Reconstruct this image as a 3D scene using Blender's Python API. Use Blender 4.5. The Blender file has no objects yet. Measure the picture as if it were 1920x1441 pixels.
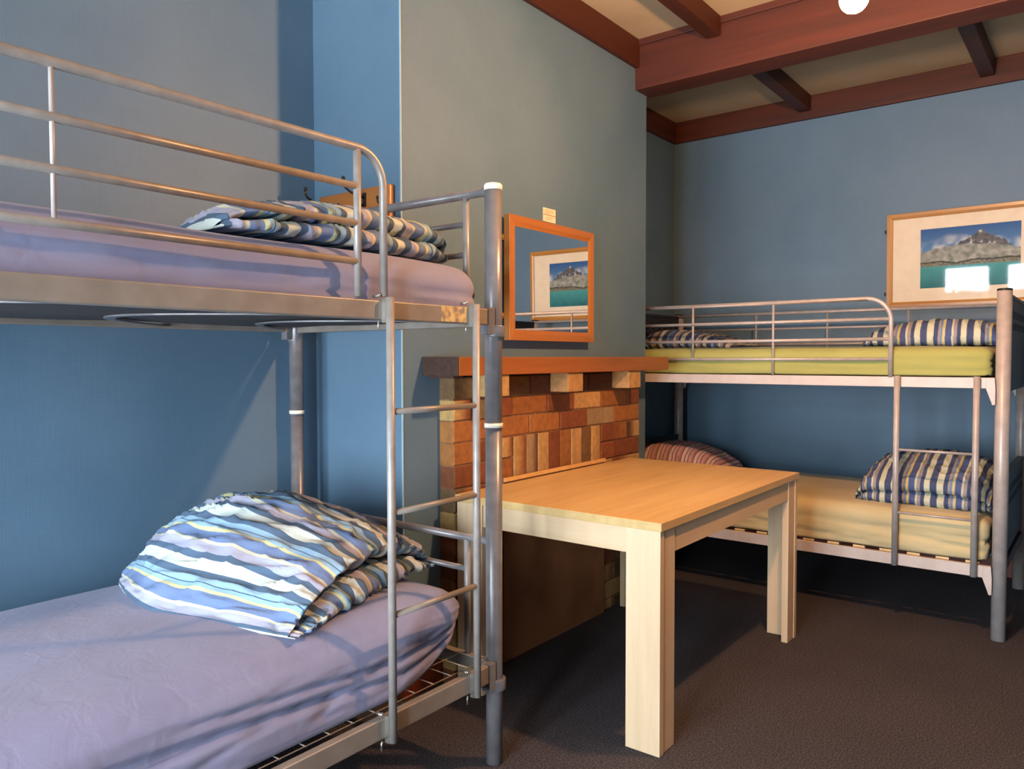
import bpy, math, random
from mathutils import Vector, Matrix, noise
R = random.Random(7)
SC = bpy.context.scene
COL = SC.collection
PI = math.pi

# ------------------------------------------------------------------ helpers
def srgb(r, g, b):
    f = lambda c: ((c/255)/12.92 if c/255 <= .04045 else (((c/255)+.055)/1.055)**2.4)
    return (f(r), f(g), f(b), 1.0)

def tag(o, label=None, cat=None, group=None, kind=None):
    if label: o['label'] = label
    if cat: o['category'] = cat
    if group: o['group'] = group
    if kind: o['kind'] = kind
    return o

def empty(name, loc, label, cat, group=None):
    o = bpy.data.objects.new(name, None)
    o.empty_display_size = .1
    COL.objects.link(o)
    o.location = loc
    return tag(o, label, cat, group)

def origin_of(p):
    v = Vector((0, 0, 0))
    while p is not None:
        v += p.location
        p = p.parent
    return v

class MB:
    """collects shapes in room coordinates and links them as one mesh object"""
    def __init__(s):
        s.v = []; s.f = []; s.sm = []; s.mi = []; s.col = []; s.uv = []
    def add(s, vs, fs, smooth=False, mi=0, col=None, uvs=None):
        b = len(s.v)
        s.v += [tuple(x) for x in vs]
        for k, f in enumerate(fs):
            s.f.append(tuple(b+i for i in f)); s.sm.append(smooth); s.mi.append(mi)
            s.col.append(col)
            s.uv.append(uvs[k] if uvs else None)
        return s
    def box(s, x0, x1, y0, y1, z0, z1, mi=0, col=None):
        vs = [(x0,y0,z0),(x1,y0,z0),(x1,y1,z0),(x0,y1,z0),(x0,y0,z1),(x1,y0,z1),(x1,y1,z1),(x0,y1,z1)]
        fs = [(3,2,1,0),(4,5,6,7),(0,1,5,4),(1,2,6,5),(2,3,7,6),(3,0,4,7)]
        return s.add(vs, fs, False, mi, col)
    def tube(s, pts, r, n=14, cap=True, closed=False, mi=0):
        pts = [Vector(p) for p in pts]; m = len(pts)
        tan = []
        for i in range(m):
            if closed: t = pts[(i+1) % m]-pts[i-1]
            else: t = pts[min(i+1, m-1)]-pts[max(i-1, 0)]
            tan.append(t.normalized())
        a = Vector((0,0,1)) if abs(tan[0].z) < .9 else Vector((1,0,0))
        nrm = (a-tan[0]*a.dot(tan[0])).normalized()
        vs = []; rr = r if isinstance(r, (list, tuple)) else [r]*m
        for i in range(m):
            nrm = (nrm-tan[i]*nrm.dot(tan[i])).normalized()
            bi = tan[i].cross(nrm)
            for k in range(n):
                an = 2*PI*k/n
                vs.append(pts[i]+(nrm*math.cos(an)+bi*math.sin(an))*rr[i])
        fs = []
        for i in range(m if closed else m-1):
            j = (i+1) % m
            for k in range(n):
                fs.append((i*n+k, i*n+(k+1) % n, j*n+(k+1) % n, j*n+k))
        s.add(vs, fs, True, mi)
        if cap and not closed:
            b = len(s.v)-len(vs)
            s.f.append(tuple(b+k for k in reversed(range(n)))); s.sm.append(False); s.mi.append(mi); s.col.append(None); s.uv.append(None)
            s.f.append(tuple(b+(m-1)*n+k for k in range(n))); s.sm.append(False); s.mi.append(mi); s.col.append(None); s.uv.append(None)
        return s
    def sphere(s, c, r, n=24, m=16, sz=1.0):
        vs = []; fs = []
        for i in range(m+1):
            th = PI*i/m
            for k in range(n):
                ph = 2*PI*k/n
                vs.append((c[0]+r*math.sin(th)*math.cos(ph), c[1]+r*math.sin(th)*math.sin(ph), c[2]+r*sz*math.cos(th)))
        for i in range(m):
            for k in range(n):
                fs.append((i*n+k, (i+1)*n+k, (i+1)*n+(k+1) % n, i*n+(k+1) % n))
        return s.add(vs, fs, True)
    def prism(s, poly, axis, a0, a1, mi=0):
        """poly: 2D points; axis 0,1,2 = extrusion axis from a0 to a1"""
        n = len(poly); vs = []
        for a in (a0, a1):
            for p in poly:
                q = list(p); q.insert(axis, a); vs.append(tuple(q))
        fs = [tuple(reversed(range(n))), tuple(range(n, 2*n))]
        for k in range(n):
            fs.append((k, (k+1) % n, n+(k+1) % n, n+k))
        return s.add(vs, fs, False, mi)
    def build(s, name, mats, parent=None, bevel=0, seg=2, solid_fix=True):
        me = bpy.data.meshes.new(name)
        off = origin_of(parent) if parent else Vector((0,0,0))
        me.from_pydata([tuple(Vector(v)-off) for v in s.v], [], s.f)
        me.polygons.foreach_set('use_smooth', s.sm)
        me.polygons.foreach_set('material_index', s.mi)
        if not isinstance(mats, (list, tuple)): mats = [mats]
        for m in mats: me.materials.append(m)
        if any(c is not None for c in s.col):
            ca = me.color_attributes.new('Col', 'FLOAT_COLOR', 'CORNER')
            i = 0
            for f, c in zip(s.f, s.col):
                for q in range(len(f)):
                    cc = c[q] if (c and isinstance(c[0], (tuple, list))) else (c or (1,1,1,1))
                    ca.data[i].color = cc; i += 1
        if any(u is not None for u in s.uv):
            ul = me.uv_layers.new(name='UVMap')
            i = 0
            for f, u in zip(s.f, s.uv):
                for q in range(len(f)):
                    ul.data[i].uv = u[q] if u else (0,0); i += 1
        me.validate()
        if solid_fix:
            import bmesh
            bm = bmesh.new(); bm.from_mesh(me)
            bmesh.ops.recalc_face_normals(bm, faces=bm.faces); bm.to_mesh(me); bm.free()
        o = bpy.data.objects.new(name, me)
        COL.objects.link(o)
        if parent: o.parent = parent
        if bevel:
            md = o.modifiers.new('edge', 'BEVEL'); md.width = bevel; md.segments = seg
            md.limit_method = 'ANGLE'; md.angle_limit = .6
        return o

# ------------------------------------------------------------------ materials
def newmat(name):
    m = bpy.data.materials.new(name); m.use_nodes = True
    nt = m.node_tree; b = nt.nodes['Principled BSDF']
    return m, nt, b
def N(nt, t, **kw):
    n = nt.nodes.new(t)
    for k, v in kw.items():
        if hasattr(n, k): setattr(n, k, v)
        else: n.inputs[k].default_value = v
    return n
def L(nt, a, b): nt.links.new(a, b)
def ramp(nt, stops, interp='LINEAR'):
    n = nt.nodes.new('ShaderNodeValToRGB'); cr = n.color_ramp; cr.interpolation = interp
    while len(cr.elements) > 1: cr.elements.remove(cr.elements[-1])
    cr.elements[0].position = stops[0][0]; cr.elements[0].color = stops[0][1]
    for p, c in stops[1:]:
        e = cr.elements.new(p); e.color = c
    return n
def coords(nt, scale=(1,1,1), kind='Object', rot=(0,0,0)):
    tc = nt.nodes.new('ShaderNodeTexCoord'); mp = nt.nodes.new('ShaderNodeMapping')
    mp.inputs['Scale'].default_value = scale; mp.inputs['Rotation'].default_value = rot
    L(nt, tc.outputs[kind], mp.inputs['Vector']); return mp.outputs['Vector']
def bump(nt, b, h, strength=.3, dist=.002):
    n = nt.nodes.new('ShaderNodeBump'); n.inputs['Strength'].default_value = strength
    n.inputs['Distance'].default_value = dist
    L(nt, h, n.inputs['Height']); L(nt, n.outputs['Normal'], b.inputs['Normal'])
def mat_noise(name, c1, c2, scale=8, rough=.6, detail=4, stretch=(1,1,1), bscale=None, bstr=.2, bdist=.002, metal=0, spec=.5, lo=.35, hi=.65):
    m, nt, b = newmat(name)
    v = coords(nt, stretch)
    n = N(nt, 'ShaderNodeTexNoise', Scale=scale, Detail=detail); L(nt, v, n.inputs['Vector'])
    r = ramp(nt, [(lo, c1), (hi, c2)]); L(nt, n.outputs['Fac'], r.inputs['Fac'])
    L(nt, r.outputs['Color'], b.inputs['Base Color'])
    b.inputs['Roughness'].default_value = rough; b.inputs['Metallic'].default_value = metal
    b.inputs['Specular IOR Level'].default_value = spec
    if bscale:
        n2 = N(nt, 'ShaderNodeTexNoise', Scale=bscale, Detail=3); L(nt, v, n2.inputs['Vector'])
        bump(nt, b, n2.outputs['Fac'], bstr, bdist)
    return m
def mat_wood(name, c1, c2, axis=2, scale=1.0, rough=.45, knots=False, c3=None, coat=0):
    m, nt, b = newmat(name)
    st = [14*scale]*3; st[axis] = .9*scale
    v = coords(nt, st)
    n = N(nt, 'ShaderNodeTexNoise', Scale=2.2, Detail=7, Roughness=.62, Distortion=.25); L(nt, v, n.inputs['Vector'])
    stops = [(.3, c1), (.7, c2)]
    if c3: stops = [(.25, c1), (.5, c2), (.75, c3)]
    r = ramp(nt, stops); L(nt, n.outputs['Fac'], r.inputs['Fac'])
    L(nt, r.outputs['Color'], b.inputs['Base Color'])
    b.inputs['Roughness'].default_value = rough
    b.inputs['Coat Weight'].default_value = coat; b.inputs['Coat Roughness'].default_value = .15
    st2 = [90*scale]*3; st2[axis] = 3*scale
    v2 = coords(nt, st2)
    n2 = N(nt, 'ShaderNodeTexNoise', Scale=1.5, Detail=3); L(nt, v2, n2.inputs['Vector'])
    bump(nt, b, n2.outputs['Fac'], .12, .001)
    return m

def wall_mat(name, c1, c2):
    m, nt, b = newmat(name)
    v = coords(nt)
    n = N(nt, 'ShaderNodeTexNoise', Scale=2.0, Detail=5, Roughness=.6); L(nt, v, n.inputs['Vector'])
    r = ramp(nt, [(.35, c1), (.65, c2)]); L(nt, n.outputs['Fac'], r.inputs['Fac'])
    # woven wallpaper: fine vertical and horizontal threads
    v1 = coords(nt, (260, 260, 9)); n1 = N(nt, 'ShaderNodeTexNoise', Scale=1, Detail=2); L(nt, v1, n1.inputs['Vector'])
    v2 = coords(nt, (9, 9, 300)); n2 = N(nt, 'ShaderNodeTexNoise', Scale=1, Detail=2); L(nt, v2, n2.inputs['Vector'])
    ad = N(nt, 'ShaderNodeMath', operation='ADD'); L(nt, n1.outputs['Fac'], ad.inputs[0]); L(nt, n2.outputs['Fac'], ad.inputs[1])
    mx = N(nt, 'ShaderNodeMixRGB', blend_type='MULTIPLY'); mx.inputs['Fac'].default_value = .16
    r2 = ramp(nt, [(.35, (.55,.55,.55,1)), (.65, (1,1,1,1))]); 
    hf = N(nt, 'ShaderNodeMath', operation='MULTIPLY'); hf.inputs[1].default_value = .5
    L(nt, ad.outputs[0], hf.inputs[0]); L(nt, hf.outputs[0], r2.inputs['Fac'])
    L(nt, r.outputs['Color'], mx.inputs['Color1']); L(nt, r2.outputs['Color'], mx.inputs['Color2'])
    L(nt, mx.outputs['Color'], b.inputs['Base Color'])
    b.inputs['Roughness'].default_value = .55
    bump(nt, b, ad.outputs[0], .25, .0012)
    return m

M = {}
M['wall'] = wall_mat('blue_wallpaper', srgb(90,121,146), srgb(100,129,153))
M['ceil'] = mat_noise('cream_ceiling', srgb(182,164,132), srgb(192,176,146), 3, .8, bscale=90, bstr=.15)
M['beam'] = mat_wood('dark_red_timber', srgb(54,20,8), srgb(76,30,12), 0, .5, .6, c3=srgb(90,38,16))
M['beam_y'] = mat_wood('dark_red_timber_y', srgb(48,19,9), srgb(68,28,13), 1, .5, .6, c3=srgb(80,35,17))
M['skirt'] = mat_wood('red_brown_skirting', srgb(96,38,18), srgb(128,56,26), 0, .5, .4)
M['steel'] = mat_noise('silver_enamel', srgb(142,136,132), srgb(156,150,146), 30, .38, bscale=300, bstr=.05, metal=.12)
M['steel_dark'] = mat_noise('grey_enamel_post', srgb(112,110,114), srgb(126,124,127), 24, .30, bscale=300, bstr=.05, metal=.12)
M['steel_pale'] = mat_noise('pale_silver_enamel', srgb(168,160,158), srgb(182,174,171), 26, .38, bscale=300, bstr=.05, metal=.12)
M['rail_pale'] = mat_noise('cream_white_rail', srgb(192,182,178), srgb(202,192,188), 16, .45, bscale=240, bstr=.05)
M['rail'] = mat_noise('taupe_rail', srgb(134,126,118), srgb(148,140,132), 14, .42, bscale=240, bstr=.06, metal=.12)
M['black_panel'] = mat_noise('black_steel_panel', srgb(34,33,34), srgb(46,44,44), 12, .45, bscale=180, bstr=.08, metal=.3)
M['cap'] = mat_noise('ivory_plastic', srgb(240,234,214), srgb(247,242,226), 20, .4)
M['black'] = mat_noise('black_plastic', srgb(18,18,18), srgb(28,27,27), 20, .45)
M['zinc'] = mat_noise('zinc', srgb(200,198,190), srgb(225,222,214), 20, .3, metal=.9)
M['brass'] = mat_noise('brass', srgb(196,160,92), srgb(220,190,120), 20, .3, metal=.9)
M['oak'] = mat_wood('oak_board_top', srgb(192,158,102), srgb(208,176,120), 1, .8, .34, c3=srgb(218,188,134))
M['oak_v'] = mat_wood('oak_board_leg', srgb(212,182,146), srgb(224,196,160), 2, .7, .42, c3=srgb(232,208,174))
M['oak_x'] = mat_wood('oak_board_apron', srgb(212,182,146), srgb(222,194,158), 0, .7, .42, c3=srgb(230,206,172))
M['oak_y'] = mat_wood('oak_board_side', srgb(212,182,146), srgb(222,194,158), 1, .7, .42, c3=srgb(230,206,172))
M['pine'] = mat_wood('honey_pine_v', srgb(160,104,44), srgb(180,120,56), 2, .8, .34, coat=.3)
M['pine_y'] = mat_wood('honey_pine_y', srgb(156,98,40), srgb(176,114,50), 1, .8, .34, coat=.3)
M['pine_x'] = mat_wood('honey_pine_x', srgb(158,96,44), srgb(178,114,56), 0, .8, .34, coat=.3)
M['frame_oak'] = mat_wood('light_oak_frame', srgb(172,118,54), srgb(192,138,70), 0, .8, .36, coat=.2)
M['frame_oak_v'] = mat_wood('light_oak_frame_v', srgb(172,118,54), srgb(192,138,70), 2, .8, .36, coat=.2)
M['mantel'] = mat_wood('mantel_timber', srgb(122,70,28), srgb(146,86,34), 1, .45, .4, c3=srgb(162,98,42))
M['mantel_end'] = mat_noise('dark_end_grain', srgb(56,36,28), srgb(72,48,38), 60, .75, bscale=160, bstr=.4, bdist=.003)
M['ply'] = mat_noise('brown_hardboard', srgb(142,92,56), srgb(164,110,70), 5, .6, bscale=60, bstr=.06, stretch=(1,1,1))
M['ply_edge'] = mat_noise('pale_board_edge', srgb(208,162,98), srgb(222,178,114), 30, .6)
M['slat'] = mat_wood('pale_slats', srgb(208,176,122), srgb(226,196,142), 1, .8, .5)
M['paper'] = mat_noise('cream_paper', srgb(240,222,196), srgb(246,230,206), 20, .8)
M['mat_board'] = mat_noise('cream_mount', srgb(226,212,188), srgb(232,219,196), 20, .85)
M['white_paint'] = mat_noise('white_gloss_paint', srgb(232,230,224), srgb(240,238,232), 10, .4)

def carpet_mat():
    m, nt, b = newmat('charcoal_carpet')
    v = coords(nt)
    n = N(nt, 'ShaderNodeTexNoise', Scale=170, Detail=4, Roughness=.75); L(nt, v, n.inputs['Vector'])
    n2 = N(nt, 'ShaderNodeTexNoise', Scale=1.3, Detail=4); L(nt, v, n2.inputs['Vector'])
    r = ramp(nt, [(.32, srgb(44,42,46)), (.5, srgb(74,70,74)), (.70, srgb(126,119,122))]); L(nt, n.outputs['Fac'], r.inputs['Fac'])
    r2 = ramp(nt, [(.35, (.85,.85,.85,1)), (.65, (1,1,1,1))]); L(nt, n2.outputs['Fac'], r2.inputs['Fac'])
    mx = N(nt, 'ShaderNodeMixRGB', blend_type='MULTIPLY'); mx.inputs['Fac'].default_value = 1
    L(nt, r.outputs['Color'], mx.inputs['Color1']); L(nt, r2.outputs['Color'], mx.inputs['Color2'])
    L(nt, mx.outputs['Color'], b.inputs['Base Color']); b.inputs['Roughness'].default_value = .95
    b.inputs['Specular IOR Level'].default_value = .1
    n3 = N(nt, 'ShaderNodeTexNoise', Scale=420, Detail=3); L(nt, v, n3.inputs['Vector'])
    bump(nt, b, n3.outputs['Fac'], .8, .006)
    return m
M['carpet'] = carpet_mat()

def fabric(name, c1, c2, weave=900, rough=.85):
    m, nt, b = newmat(name)
    v = coords(nt)
    n = N(nt, 'ShaderNodeTexNoise', Scale=3.5, Detail=4); L(nt, v, n.inputs['Vector'])
    r = ramp(nt, [(.35, c1), (.65, c2)]); L(nt, n.outputs['Fac'], r.inputs['Fac'])
    L(nt, r.outputs['Color'], b.inputs['Base Color']); b.inputs['Roughness'].default_value = rough
    b.inputs['Sheen Weight'].default_value = .15; b.inputs['Specular IOR Level'].default_value = .2
    n2 = N(nt, 'ShaderNodeTexNoise', Scale=weave, Detail=2); L(nt, v, n2.inputs['Vector'])
    n3 = N(nt, 'ShaderNodeTexNoise', Scale=16, Detail=3, Distortion=.8); L(nt, v, n3.inputs['Vector'])
    ad = N(nt, 'ShaderNodeMath', operation='MULTIPLY_ADD'); L(nt, n2.outputs['Fac'], ad.inputs[0]); ad.inputs[1].default_value = .08
    L(nt, n3.outputs['Fac'], ad.inputs[2])
    bump(nt, b, ad.outputs[0], .35, .006)
    return m
M['underside'] = mat_noise('charcoal_ticking', srgb(44,43,46), srgb(56,55,58), 40, .9)
M['lilac'] = fabric('lilac_sheet', srgb(134,136,168), srgb(142,144,175))
M['lime'] = fabric('lime_sheet', srgb(156,158,92), srgb(164,166,100))
M['cream'] = fabric('cream_sheet', srgb(192,180,140), srgb(202,190,150))

def striped(name, stops, period, warp=.02, axis_line=None):
    m, nt, b = newmat(name)
    uv = nt.nodes.new('ShaderNodeUVMap'); uv.uv_map = 'UVMap'
    sp = nt.nodes.new('ShaderNodeSeparateXYZ'); L(nt, uv.outputs['UV'], sp.inputs[0])
    n = N(nt, 'ShaderNodeTexNoise', Scale=5, Detail=2); L(nt, uv.outputs['UV'], n.inputs['Vector'])
    s1 = N(nt, 'ShaderNodeMath', operation='MULTIPLY_ADD'); L(nt, n.outputs['Fac'], s1.inputs[0]); s1.inputs[1].default_value = warp
    L(nt, sp.outputs['X'], s1.inputs[2])
    d = N(nt, 'ShaderNodeMath', operation='DIVIDE'); L(nt, s1.outputs[0], d.inputs[0]); d.inputs[1].default_value = period
    fr = N(nt, 'ShaderNodeMath', operation='FRACT'); L(nt, d.outputs[0], fr.inputs[0])
    r = ramp(nt, stops, 'CONSTANT'); L(nt, fr.outputs[0], r.inputs['Fac'])
    L(nt, r.outputs['Color'], b.inputs['Base Color'])
    b.inputs['Roughness'].default_value = .85; b.inputs['Specular IOR Level'].default_value = .2
    v = coords(nt)
    n2 = N(nt, 'ShaderNodeTexNoise', Scale=26, Detail=4, Distortion=1.2); L(nt, v, n2.inputs['Vector'])
    bump(nt, b, n2.outputs['Fac'], .45, .006)
    return m
def bands(seq):
    tot = sum(w for w, c in seq); out = []; a = 0
    for w, c in seq:
        out.append((a/tot, c)); a += w
    return out
W_, SL, LI, CR, BL, YE, SK, DK = (srgb(198,208,204), srgb(84,104,128), srgb(166,168,188), srgb(200,198,176),
                                  srgb(110,130,168), srgb(198,196,150), srgb(142,174,198), srgb(72,92,118))
M['stripe_blue'] = striped('blue_striped_cotton', bands([(3.2,W_),(1.8,SL),(2.6,LI),(.9,CR),(3.2,BL),(.9,YE),(1.1,SK),(.3,DK),(1.5,SK),(2.0,SL)]), .19, .012)
NV, G1, G2, B2, Y2 = srgb(70,82,116), srgb(196,200,178), srgb(150,146,150), srgb(108,134,178), srgb(196,186,128)
M['stripe_navy'] = striped('navy_striped_cotton', bands([(2.6,NV),(2.2,G1),(1.4,NV),(1.3,G2),(.8,G1),(2.4,srgb(78,92,140)),(1.0,Y2),(.8,B2),(.9,G2),(1.6,NV),(2.6,G1)]), .20, .012)
M['stripe_dusk'] = striped('slate_striped_cotton', bands([(2.6,srgb(62,72,104)),(2.0,srgb(176,176,160)),(1.4,srgb(70,78,104)),(1.6,srgb(142,132,140)),(1.0,srgb(180,176,150)),(2.4,srgb(72,86,130)),(1.2,srgb(110,140,160))]), .15, .012)
M['stripe_pink'] = striped('pink_striped_cotton', bands([(1.8,srgb(206,160,156)),(.5,srgb(134,90,96)),(1.2,srgb(224,190,182)),(.8,srgb(176,122,120)),(1.6,srgb(228,200,192)),(.4,srgb(120,76,80)),(1.0,srgb(186,132,122))]), .085, .008)

def vcol_mat(name, rough=.8, nscale=60, amt=.35, bstr=.5, bdist=.004, spec=.3):
    m, nt, b = newmat(name)
    at = nt.nodes.new('ShaderNodeVertexColor'); at.layer_name = 'Col'
    v = coords(nt); n = N(nt, 'ShaderNodeTexNoise', Scale=nscale, Detail=5, Roughness=.65); L(nt, v, n.inputs['Vector'])
    r = ramp(nt, [(.3, (1-amt, 1-amt, 1-amt, 1)), (.7, (1,1,1,1))]); L(nt, n.outputs['Fac'], r.inputs['Fac'])
    mx = N(nt, 'ShaderNodeMixRGB', blend_type='MULTIPLY'); mx.inputs['Fac'].default_value = 1
    L(nt, at.outputs['Color'], mx.inputs['Color1']); L(nt, r.outputs['Color'], mx.inputs['Color2'])
    L(nt, mx.outputs['Color'], b.inputs['Base Color']); b.inputs['Roughness'].default_value = rough
    b.inputs['Specular IOR Level'].default_value = spec
    bump(nt, b, n.outputs['Fac'], bstr, bdist)
    return m
M['brick'] = vcol_mat('fired_brick', .7, 34, .38, .35, .003)
M['mortar'] = mat_noise('brown_mortar', srgb(112,80,52), srgb(140,102,68), 60, .9, bscale=160, bstr=.5)
M['photo'] = vcol_mat('photo_print', .6, 90, .06, 0.0, .001)

m, nt, b = newmat('silvered_mirror'); b.inputs['Base Color'].default_value = (.86,.88,.88,1); b.inputs['Metallic'].default_value = 1; b.inputs['Roughness'].default_value = .01
M['mirror'] = m
def glass_mat(name, refl=1.0):
    m = bpy.data.materials.new(name); m.use_nodes = True; nt = m.node_tree; nt.nodes.clear()
    out = nt.nodes.new('ShaderNodeOutputMaterial'); mix = nt.nodes.new('ShaderNodeMixShader')
    tr = nt.nodes.new('ShaderNodeBsdfTransparent'); gl = nt.nodes.new('ShaderNodeBsdfGlossy')
    gl.inputs['Roughness'].default_value = .03 if refl < 1.1 else .02
    fr = nt.nodes.new('ShaderNodeFresnel'); fr.inputs['IOR'].default_value = 1.5
    L(nt, fr.outputs[0], mix.inputs[0]); L(nt, tr.outputs[0], mix.inputs[1]); L(nt, gl.outputs[0], mix.inputs[2]); L(nt, mix.outputs[0], out.inputs[0])
    return m
M['glass'] = glass_mat('clear_glass')

m = bpy.data.materials.new('glowing_bulb'); m.use_nodes = True; nt = m.node_tree; nt.nodes.clear()
out = nt.nodes.new('ShaderNodeOutputMaterial'); em = nt.nodes.new('ShaderNodeEmission')
em.inputs['Color'].default_value = (1.0, .50, .22, 1); em.inputs['Strength'].default_value = 2250
L(nt, em.outputs[0], out.inputs[0]); M['bulb'] = m

# ------------------------------------------------------------------ room
XL, XR, YN, YF, ZC = -2.57, 3.2, -1.5, 5.28, 3.0
XC, YC0, YC1 = -2.07, 2.007, 3.90
def struct(name, mb, mat, label=None, bevel=0):
    o = mb.build(name, mat, None, bevel)
    o['kind'] = 'structure'
    if label: o['label'] = label
    return o
struct('floor', MB().box(XL-.12, XR+.12, YN-.2, YF+.12, -.1, 0), M['carpet'], 'charcoal brown carpeted floor')
struct('ceiling', MB().box(XL-.12, XR+.12, YN-.2, YF+.12, ZC, ZC+.1), M['ceil'], 'cream ceiling panels between dark timber beams')
struct('wall_left', MB().box(XL-.12, XL, YN-.2, YF+.12, 0, ZC), M['wall'], 'blue papered wall behind the grey bunk bed')
struct('wall_back', MB().box(XL, XR, YF, YF+.12, 0, ZC), M['wall'], 'blue papered wall behind the silver bunk bed')
struct('wall_right', MB().box(XR, XR+.12, YN-.2, YF+.12, 0, ZC), M['wall'])
struct('wall_chimney', MB().box(XL, XC, YC0, YC1, 0, ZC), M['wall'], 'blue papered chimney breast behind the brick fireplace')
# front wall with window openings
WZ0, WZ1 = 1.87, 2.20
WL = .40
WIN = [(-2.18, -1.63, WL, WZ1), (-1.445, -.90, WL, WZ1), (-.70, -.15, WL, WZ1)]  # third window is an unseen addition, put in for extra daylight
w = MB()
xs = [XL]+[a for q in WIN for a in (q[0], q[1])]+[XR]
for i in range(0, len(xs), 2): w.box(xs[i], xs[i+1], YN-.18, YN, 0, ZC)
for q in WIN:
    w.box(q[0], q[1], YN-.18, YN, 0, q[2]); w.box(q[0], q[1], YN-.18, YN, q[3], ZC)
struct('wall_front', w, M['wall'])
for i, q in enumerate(WIN):
    f = MB(); t = .022
    f.box(q[0], q[0]+t, YN-.12, YN-.07, q[2], q[3]); f.box(q[1]-t, q[1], YN-.12, YN-.07, q[2], q[3])
    f.box(q[0]+t, q[1]-t, YN-.12, YN-.07, q[2], q[2]+t); f.box(q[0]+t, q[1]-t, YN-.12, YN-.07, q[3]-t, q[3])
    if 1:
        f.box(q[0]+t, q[1]-t, YN-.12, YN-.06, 1.74, WZ0)
    fr = struct('window_%d' % (i+1), f, M['white_paint'])
    MB().box(q[0]+t, q[1]-t, YN-.098, YN-.094, q[2]+t, q[3]-t).build('pane', M['glass'], fr)
    la = bpy.data.lights.new('daylight_portal', 'AREA'); la.shape = 'RECTANGLE'; la.size = q[1]-q[0]; la.size_y = q[3]-q[2]
    la.cycles.is_portal = True
    lo = bpy.data.objects.new('daylight_portal', la); COL.objects.link(lo)
    lo.location = ((q[0]+q[1])/2, YN-.19, (q[2]+q[3])/2); lo.rotation_euler = (PI/2, 0, 0)

# timber trims round the ceiling and the beams
CT = .028
TR = [
 ('trim_1', MB().box(XC, XC+CT, YC0-CT, 3.77, 2.85, ZC), 'beam_y', 'dark timber cornice on the chimney breast'),
 ('trim_2', MB().box(XL, XR, YF-CT, YF, 2.85, ZC), 'beam', 'dark timber cornice above the silver bunk bed wall'),
 ('trim_3', MB().box(XL, XL+CT, YC1+CT, YF-CT, 2.85, ZC), 'beam_y', 'short dark timber cornice in the alcove'),
 ('trim_4', MB().box(XL+CT, XC, YC1, YC1+CT, 2.85, ZC), 'beam', None),
 ('trim_5', MB().box(XL+CT, XC, YC0-CT, YC0, 2.85, ZC), 'beam', None),
 ('trim_6', MB().box(XL, XL+CT, YN, YC0, 2.85, ZC), 'beam_y', None),
 ('trim_7', MB().box(XL+CT, XR, YN, YN+CT, 2.85, ZC), 'beam', None),
 ('trim_8', MB().box(XR-CT, XR, YN+CT, YF-CT, 2.85, ZC), 'beam_y', None),
]
for n_, mb, mt, lb in TR: struct(n_, mb, M[mt], lb, .004)
bm_ = MB().box(XC, XR, 3.77, 3.94, 2.735, ZC)
bm_.box(XC, XR, 3.758, 3.77, 2.965, ZC)
struct('trim_9', bm_, M['beam'], 'thick dark red timber beam crossing the ceiling by the lamp', .004)
i = 10
for xj in (-1.655, -.625, .405, 1.435, 2.465):
    for (ya, yb) in ((YN+CT, 3.758), (3.94, YF-CT)):
        nm = 'trim_%d' % i; i += 1
        struct(nm, MB().box(xj, xj+.075, ya, yb, 2.90, ZC), M['beam_y'], None, .004)
# skirting boards
def skirt(name, *bx):
    mb = MB()
    for q in bx: mb.box(*q)
    struct(name, mb, M['skirt'], None, .004)
SH = .11
skirt('baseboard_left', (XL, XL+.015, YN, YC0-.015, 0, SH), (XL, XL+.015, YC1+.015, YF-.015, 0, SH))
skirt('baseboard_back', (XL, XR, YF-.015, YF, 0, SH))
skirt('baseboard_chimney', (XL, XC, YC0-.015, YC0, 0, SH), (XL, XC, YC1, YC1+.015, 0, SH), (XC, XC+.015, YC0-.015, 2.2, 0, SH), (XC, XC+.015, 3.70, YC1+.015, 0, SH))
skirt('baseboard_right', (XR-.015, XR, YN, YF-.015, 0, SH))
skirt('baseboard_front', (XL+.015, XR-.015, YN, YN+.015, 0, SH))
# white bead down the chimney corner
struct('trim_40', MB().box(XC-.002, XC+.003, YC0-.003, YC0+.002, SH, 2.85), mat_noise('pale_blue_corner_bead', srgb(150,186,206), srgb(158,194,212), 20, .5))

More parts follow.
